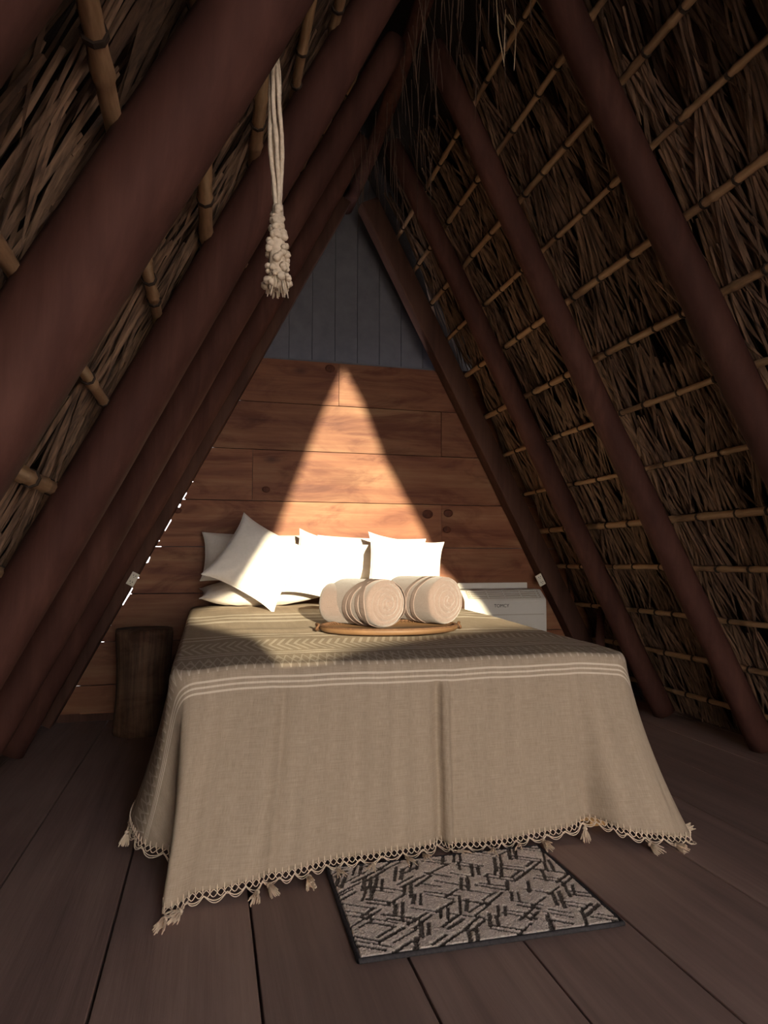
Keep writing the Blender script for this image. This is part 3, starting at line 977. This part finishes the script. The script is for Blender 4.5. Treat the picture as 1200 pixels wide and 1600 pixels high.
def towel_roll(loc, yaw, pitch, Rr, L, seed, label, bands, squash=.97):
    t = thing('towel_roll', label=label, cat='towel', group='rolled towels on the tray')
    # local: x axis along the roll, face at x = 0 looking along +x
    t.matrix_world = Matrix.Translation(loc) @ Matrix.Rotation(yaw, 4, 'Z') @ Matrix.Rotation(pitch, 4, 'Y')
    ns = 72
    rings = []
    def rad(w, x): return Rr * (1 + .03 * nz(math.cos(w) * 1.5 + seed, math.sin(w) * 1.5, x * 6) + .012 * nz(math.cos(w) * 6, math.sin(w) * 6 + seed, x * 20))
    vs, fs = [], []
    pitch_r = Rr / 4.2
    prof = []
    for k in range(1, 24): prof.append(('face', k / 24))
    for x in (-.004, -.012, -.025): prof.append(('side', x))
    m_ = 14
    for k in range(1, m_): prof.append(('side', -.025 - (L - .06) * k / m_))
    for k in range(5): prof.append(('back', k / 5))
    for kind, q in prof:
        for i in range(ns):
            w = 2 * math.pi * i / ns
            if kind == 'face':
                r_ = q * .93
                ph = (r_ * Rr / pitch_r - w / (2 * math.pi)) % 1.0
                g = .011 * math.exp(-((ph - .5) / .10) ** 2) * sstep(.05, .2, q) + .003 * nz(math.cos(w) * r_ * 5 + seed, math.sin(w) * r_ * 5, 2)
                x = .018 * (1 - q ** 2.4) - g - (.012 if q < .1 else 0)
                rr = rad(w, 0) * r_
            elif kind == 'side':
                x = q
                rr = rad(w, q) * (1 - .05 * math.exp(q / .008))
            else:
                x = -L + .03 - .03 * math.sin(q * math.pi / 2) * 1.2
                rr = rad(w, -L) * max(.02, math.cos(q * math.pi / 2)) ** .6
            vs.append((x, rr * math.cos(w), rr * math.sin(w) * squash))
    for j in range(len(prof) - 1):
        for i in range(ns):
            fs.append((j * ns + i, j * ns + (i + 1) % ns, (j + 1) * ns + (i + 1) % ns, (j + 1) * ns + i))
    fs.append(tuple(range(ns))); fs.append(tuple((len(prof) - 1) * ns + i for i in range(ns)))
    MB().add(vs, fs).build('roll', MAT['towel'], t, smooth=True)
    for (x0, amp, ph, wd) in bands:
        mb = MB()
        vs, fs = [], []
        for i in range(ns + 1):
            w = 2 * math.pi * i / ns
            xc = x0 + amp * math.sin(w + ph) + .004 * nz(w * 2, seed)
            for e, lift in ((-.5, -.001), (-.44, .0028), (.44, .0028), (.5, -.001)):
                x = xc + e * wd
                rr = rad(w, x) + lift
                if x > -.012: rr *= 1 - .045 * sstep(-.012, .01, x); 
                vs.append((min(x, .012), rr * math.cos(w), rr * math.sin(w) * squash))
        for i in range(ns):
            for j in range(3):
                fs.append((i * 4 + j, i * 4 + j + 1, i * 4 + j + 5, i * 4 + j + 4))
        o = mb.add(vs, fs).build('sash', MAT['sash'], t)
    return t
RT = .112
zr = TZ + .022 + RT
YW = math.atan2(-.94, .34)
towel_roll((-.205, -1.80, zr), YW + .05, 0, RT, .36, 3, 'peach towel roll in front, several sash bands wound slantwise over it',
           [(-.115, .075, 1.0, .034), (-.075, .07, 1.2, .030), (-.035, .045, 1.5, .024), (-.12, .085, -1.7, .036)])
towel_roll((.118, -1.72, zr + .006), YW + .10, 0, RT * 1.04, .36, 8, 'peach towel roll on the right, two narrow sash bands round it',
           [(-.10, .035, .5, .026), (-.145, .04, .75, .024)])
towel_roll((-.295, -1.575, zr - .012), math.atan2(-.62, .78), 0, RT * .9, .17, 14, 'peach towel roll on the left, mostly hidden by the front roll', [])

# ------------------------------------------------------------------ rug
rc = [(-.579, -2.473), (.191, -2.512), (.158, -3.031), (-.589, -3.023)]
rcx, rcy = -.205, -2.762
RW, RH = .765, .525
nxg, nyg = 250, 172
Rg = random.Random(5)
grid = [[1.0] * nxg for _ in range(nyg)]
cell = RW / nxg
spots = [(gx, gy) for gy in range(9) for gx in range(12)]
for gx, gy in spots:
    cx_, cy_ = (gx + .5 + Rg.uniform(-.3, .3)) * RW / 12, (gy + .5 + Rg.uniform(-.3, .3)) * RH / 9
    base_a = (-.55, .62, 1.25)[(gx + 2 * gy + (Rg.random() < .25)) % 3]
    for k in range(Rg.choice((1, 2, 2))):
        a = base_a + Rg.uniform(-.08, .08)
        L = Rg.uniform(.06, .115); wd = Rg.uniform(.006, .012)
        ox, oy = -math.sin(a) * k * .021, math.cos(a) * k * .021
        steps = int(L / cell * 1.5)
        for st in range(steps):
            l = (st / steps - .5) * L
            wj = wd * (.7 + .6 * Rg.random())
            for h in range(-3, 4):
                d = h / 3 * wj / 2
                ix = int((cx_ + ox + math.cos(a) * l - math.sin(a) * d) / cell)
                iy = int((cy_ + oy + math.sin(a) * l + math.cos(a) * d) / cell)
                if 0 <= ix < nxg and 0 <= iy < nyg: grid[iy][ix] = min(grid[iy][ix], .10 + .25 * Rg.random())
vs, fs, cols = [], [], []
for j in range(nyg):
    for i in range(nxg):
        g = grid[j][i]
        if g == 1.0: g = .72 + .28 * Rg.random() + .12 * nz(i * .06, j * .06, 3)
        x, y = (i / (nxg - 1) - .5) * RW, (j / (nyg - 1) - .5) * RH
        edge = min(i, j, nxg - 1 - i, nyg - 1 - j)
        vs.append((x, y, .009 + .006 * min(1, g) + .0015 * Rg.random() - (.006 if edge < 1 else 0)))
        cols.append((.82 * g, .70 * g, .62 * g, 1))
for j in range(nyg - 1):
    for i in range(nxg - 1):
        a = j * nxg + i
        fs.append((a, a + 1, a + nxg + 1, a + nxg))
rug = thing('rug', (rcx, rcy, .002), (0, 0, -.012), 'small rug with a beige and charcoal slanted-stroke pattern on the floor', 'rug')
me = bpy.data.meshes.new('pile')
me.from_pydata(vs, [], fs)
ca = me.color_attributes.new('pile', 'FLOAT_COLOR', 'POINT')
for i, c in enumerate(cols): ca.data[i].color = c
me.materials.append(MAT['rug'])
link('pile', me, rug)
MB().box((0, 0, .004), (RW + .004, RH + .004, .008)).build('backing', MAT['rug_edge'], rug)
hx, hy = RW / 2 + .006, RH / 2 + .006
pts = []
for (ax, ay), (bx_, by_) in (((-hx, -hy), (hx, -hy)), ((hx, -hy), (hx, hy)), ((hx, hy), (-hx, hy)), ((-hx, hy), (-hx, -hy))):
    for q in range(14):
        pts.append(Vector((lerp(ax, bx_, q / 14), lerp(ay, by_, q / 14), .0075)))
pts.append(pts[0])
MB().tube(pts, .0072, 8, cap=False).build('binding', MAT['rug_edge'], rug, smooth=True)

# ------------------------------------------------------------------ wall unit (air conditioner)
ac = thing('air_conditioner', (1.115, -.012, .30), label='off-white air conditioner on the rear wall, right of the bed', cat='appliance')
AW = .65
prof = [(0, 0), (-.19, 0), (-.215, .03), (-.215, .46), (-.205, .475), (-.13, .535), (-.11, .54), (0, .54)]   # (y, z)
vs = [(sx * AW / 2, y, z) for sx in (-1, 1) for y, z in prof]
k = len(prof)
fs = [tuple(range(k)), tuple(range(2 * k - 1, k - 1, -1))] + [(i, i + k, (i + 1) % k + k, (i + 1) % k) for i in range(k)]
o = MB().add(vs, fs).build('housing', MAT['ac'], ac)
bv = o.modifiers.new('soft', 'BEVEL'); bv.width = .006; bv.segments = 2
MB().box((-.02, -.012, .565), (AW - .08, .022, .045), bev=.003).build('back_plate', MAT['ac'], ac)
# outlet grille on the slanted top
gd = (Vector((0, -.13, .535)) - Vector((0, -.205, .475)))
GL = gd.length; gd.normalize()
gn = Vector((0, -gd.z, gd.y))
if gn.y > 0: gn = -gn
gm = Matrix(((1, 0, 0, 0), (0, gd.y, gn.y, -.1675), (0, gd.z, gn.z, .505), (0, 0, 0, 1)))
gr = MB().box((0, 0, .002), (AW - .07, GL - .008, .003), gm).build('grille', MAT['ac_grille'], ac)
for i in range(4):
    MB().box((0, -.033 + i * .022, .0055), (AW - .09, .006, .004), gm).build('louvre', MAT['ac'], gr)
for i in range(5):
    MB().box((-.264 + i * .132, 0, .006), (.008, GL - .012, .005), gm).build('rib', MAT['ac'], gr)
MB().box((0, -.2185, .25), (AW - .03, .006, .40), bev=.002).build('front_panel', MAT['ac'], ac)
MB().box((0, -.222, .36), (AW - .05, .002, .006)).build('panel_seam', MAT['ac_grille'], ac)
fc = bpy.data.curves.new('lettering', 'FONT')
fc.body = 'TOMCY'; fc.size = .034; fc.extrude = .0006; fc.align_x = 'CENTER'
fo = bpy.data.objects.new('lettering_curve', fc)
COL.objects.link(fo)
bpy.context.view_layer.update()
me = bpy.data.meshes.new_from_object(fo.evaluated_get(bpy.context.evaluated_depsgraph_get()))
bpy.data.objects.remove(fo); 
me.materials.clear(); me.materials.append(MAT['ink'])
o = link('lettering', me, ac, (-.04, -.2222, .415)); o.rotation_euler = (math.pi / 2, 0, 0)

# ------------------------------------------------------------------ sockets
for s, lab in ((-1, 'small ivory double socket on the beam left of the bed'), (1, 'small ivory double socket on the beam right of the bed')):
    p = Vector((-1.484, -.135, .934)) if s < 0 else Vector((1.441, -.135, .909))
    t = thing('wall_socket', p, (0, s * -math.atan(1 / M), 0), lab, 'socket', 'double sockets')
    MB().box((0, 0, 0), (.05, .012, .09), bev=.003).build('plate', MAT['socket'], t)
    for zz in (-.022, .022):
        f = MB().box((0, -.007, zz), (.032, .003, .03), bev=.001).build('outlet', MAT['socket'], t)
        for dx, dz, w_, h_ in ((-.008, .004, .004, .009), (.008, .004, .004, .009), (0, -.008, .005, .005)):
            MB().box((dx, -.009, zz + dz), (w_, .0015, h_)).build('slot', MAT['ink'], f)

# ------------------------------------------------------------------ stump table
st = thing('stump_table', (-1.385, -.32, 0), label='dark wooden stump standing as a bedside table left of the bed', cat='table')
vs, fs = [], []
ns, nzv = 40, 22
for j in range(nzv + 1):
    z = .63 * j / nzv
    for i in range(ns):
        w = 2 * math.pi * i / ns
        r_ = .165 * (1 + .05 * nz(math.cos(w) * 2, math.sin(w) * 2, z * 2) + .06 * nz(math.cos(w) * 5, math.sin(w) * 5, z * 1.2)) * (1.06 - .1 * math.sin(z / .63 * math.pi))
        if j == nzv: r_ *= .97
        vs.append((r_ * math.cos(w), r_ * math.sin(w), z))
for j in range(nzv):
    for i in range(ns):
        fs.append((j * ns + i, j * ns + (i + 1) % ns, (j + 1) * ns + (i + 1) % ns, (j + 1) * ns + i))
fs += [tuple(range(ns))[::-1], tuple(nzv * ns + i for i in range(ns))]
MB().add(vs, fs).build('trunk', MAT['stump'], st, smooth=True)

# ------------------------------------------------------------------ short brace post on the right
mb = MB().tube([(0, 0, 0), (.01, 0, .2), (.03, .0, .45), (.05, 0, .72)], [.045, .042, .034, .022], 12)
tag(mb.build('brace_post', MAT['pole'], smooth=True, loc=(1.71, -.45, 0)), 'short tapered wooden post leaning behind the right rafter beside the bed', 'post')

# ------------------------------------------------------------------ macrame cord
cord = thing('macrame_cord', (-.875, -3.40, 2.18), label='ivory macrame cord with a frayed knotted end hanging from the left rafter', cat='cord')
for q in range(5):
    a = q * 1.26
    pts, rad = [], []
    for i in range(25):
        t = i / 24
        sp = .010 * math.sin(math.pi * min(1, t * 1.05)) + .003
        tw = a + t * 1.6
        pts.append((sp * math.cos(tw) + .004 * nz(t * 4, q) + .012 * t, sp * math.sin(tw), -.40 * t))
        rad.append(.0048 * (1 + .2 * nz(t * 14, q, 3)))
    MB().tube(pts, rad, 7).build('strand', MAT['rope'], cord, smooth=True)
kn = MB()
for q in range(70):
    t = R.random()
    w = R.uniform(0, 6.28)
    z = -.37 - .17 * t
    r_ = .010 + .010 * sstep(.1, .6, t) + .006 * (t > .85)
    c = Vector((.012 + r_ * math.cos(w), r_ * math.sin(w), z))
    sz = R.uniform(.006, .011)
    kn.lathe([(.001, -sz), (sz * .75, -sz * .6), (sz, 0), (sz * .75, sz * .6), (.001, sz)], 7, Matrix.Translation(c) @ Matrix.Rotation(R.uniform(0, 3), 4, 'X') @ Matrix.Rotation(R.uniform(0, 3), 4, 'Y'))
kn.tube([(.012, 0, -.36), (.012, 0, -.45), (.012, 0, -.545)], [.012, .017, .02], 9)
kn.build('knotted_end', MAT['rope'], cord, smooth=True)
fz = MB()
for q in range(60):
    w = R.uniform(0, 6.28); r_ = R.uniform(.004, .022)
    c = Vector((.012 + r_ * math.cos(w), r_ * math.sin(w), -.52))
    d = Vector((math.cos(w) * R.uniform(.0, .014), math.sin(w) * R.uniform(0, .014), -R.uniform(.02, .042)))
    fz.tube([c, c + d * .6, c + d], [.0022, .002, .001], 4)
stuff(fz.build('frayed_end', MAT['rope'], cord))
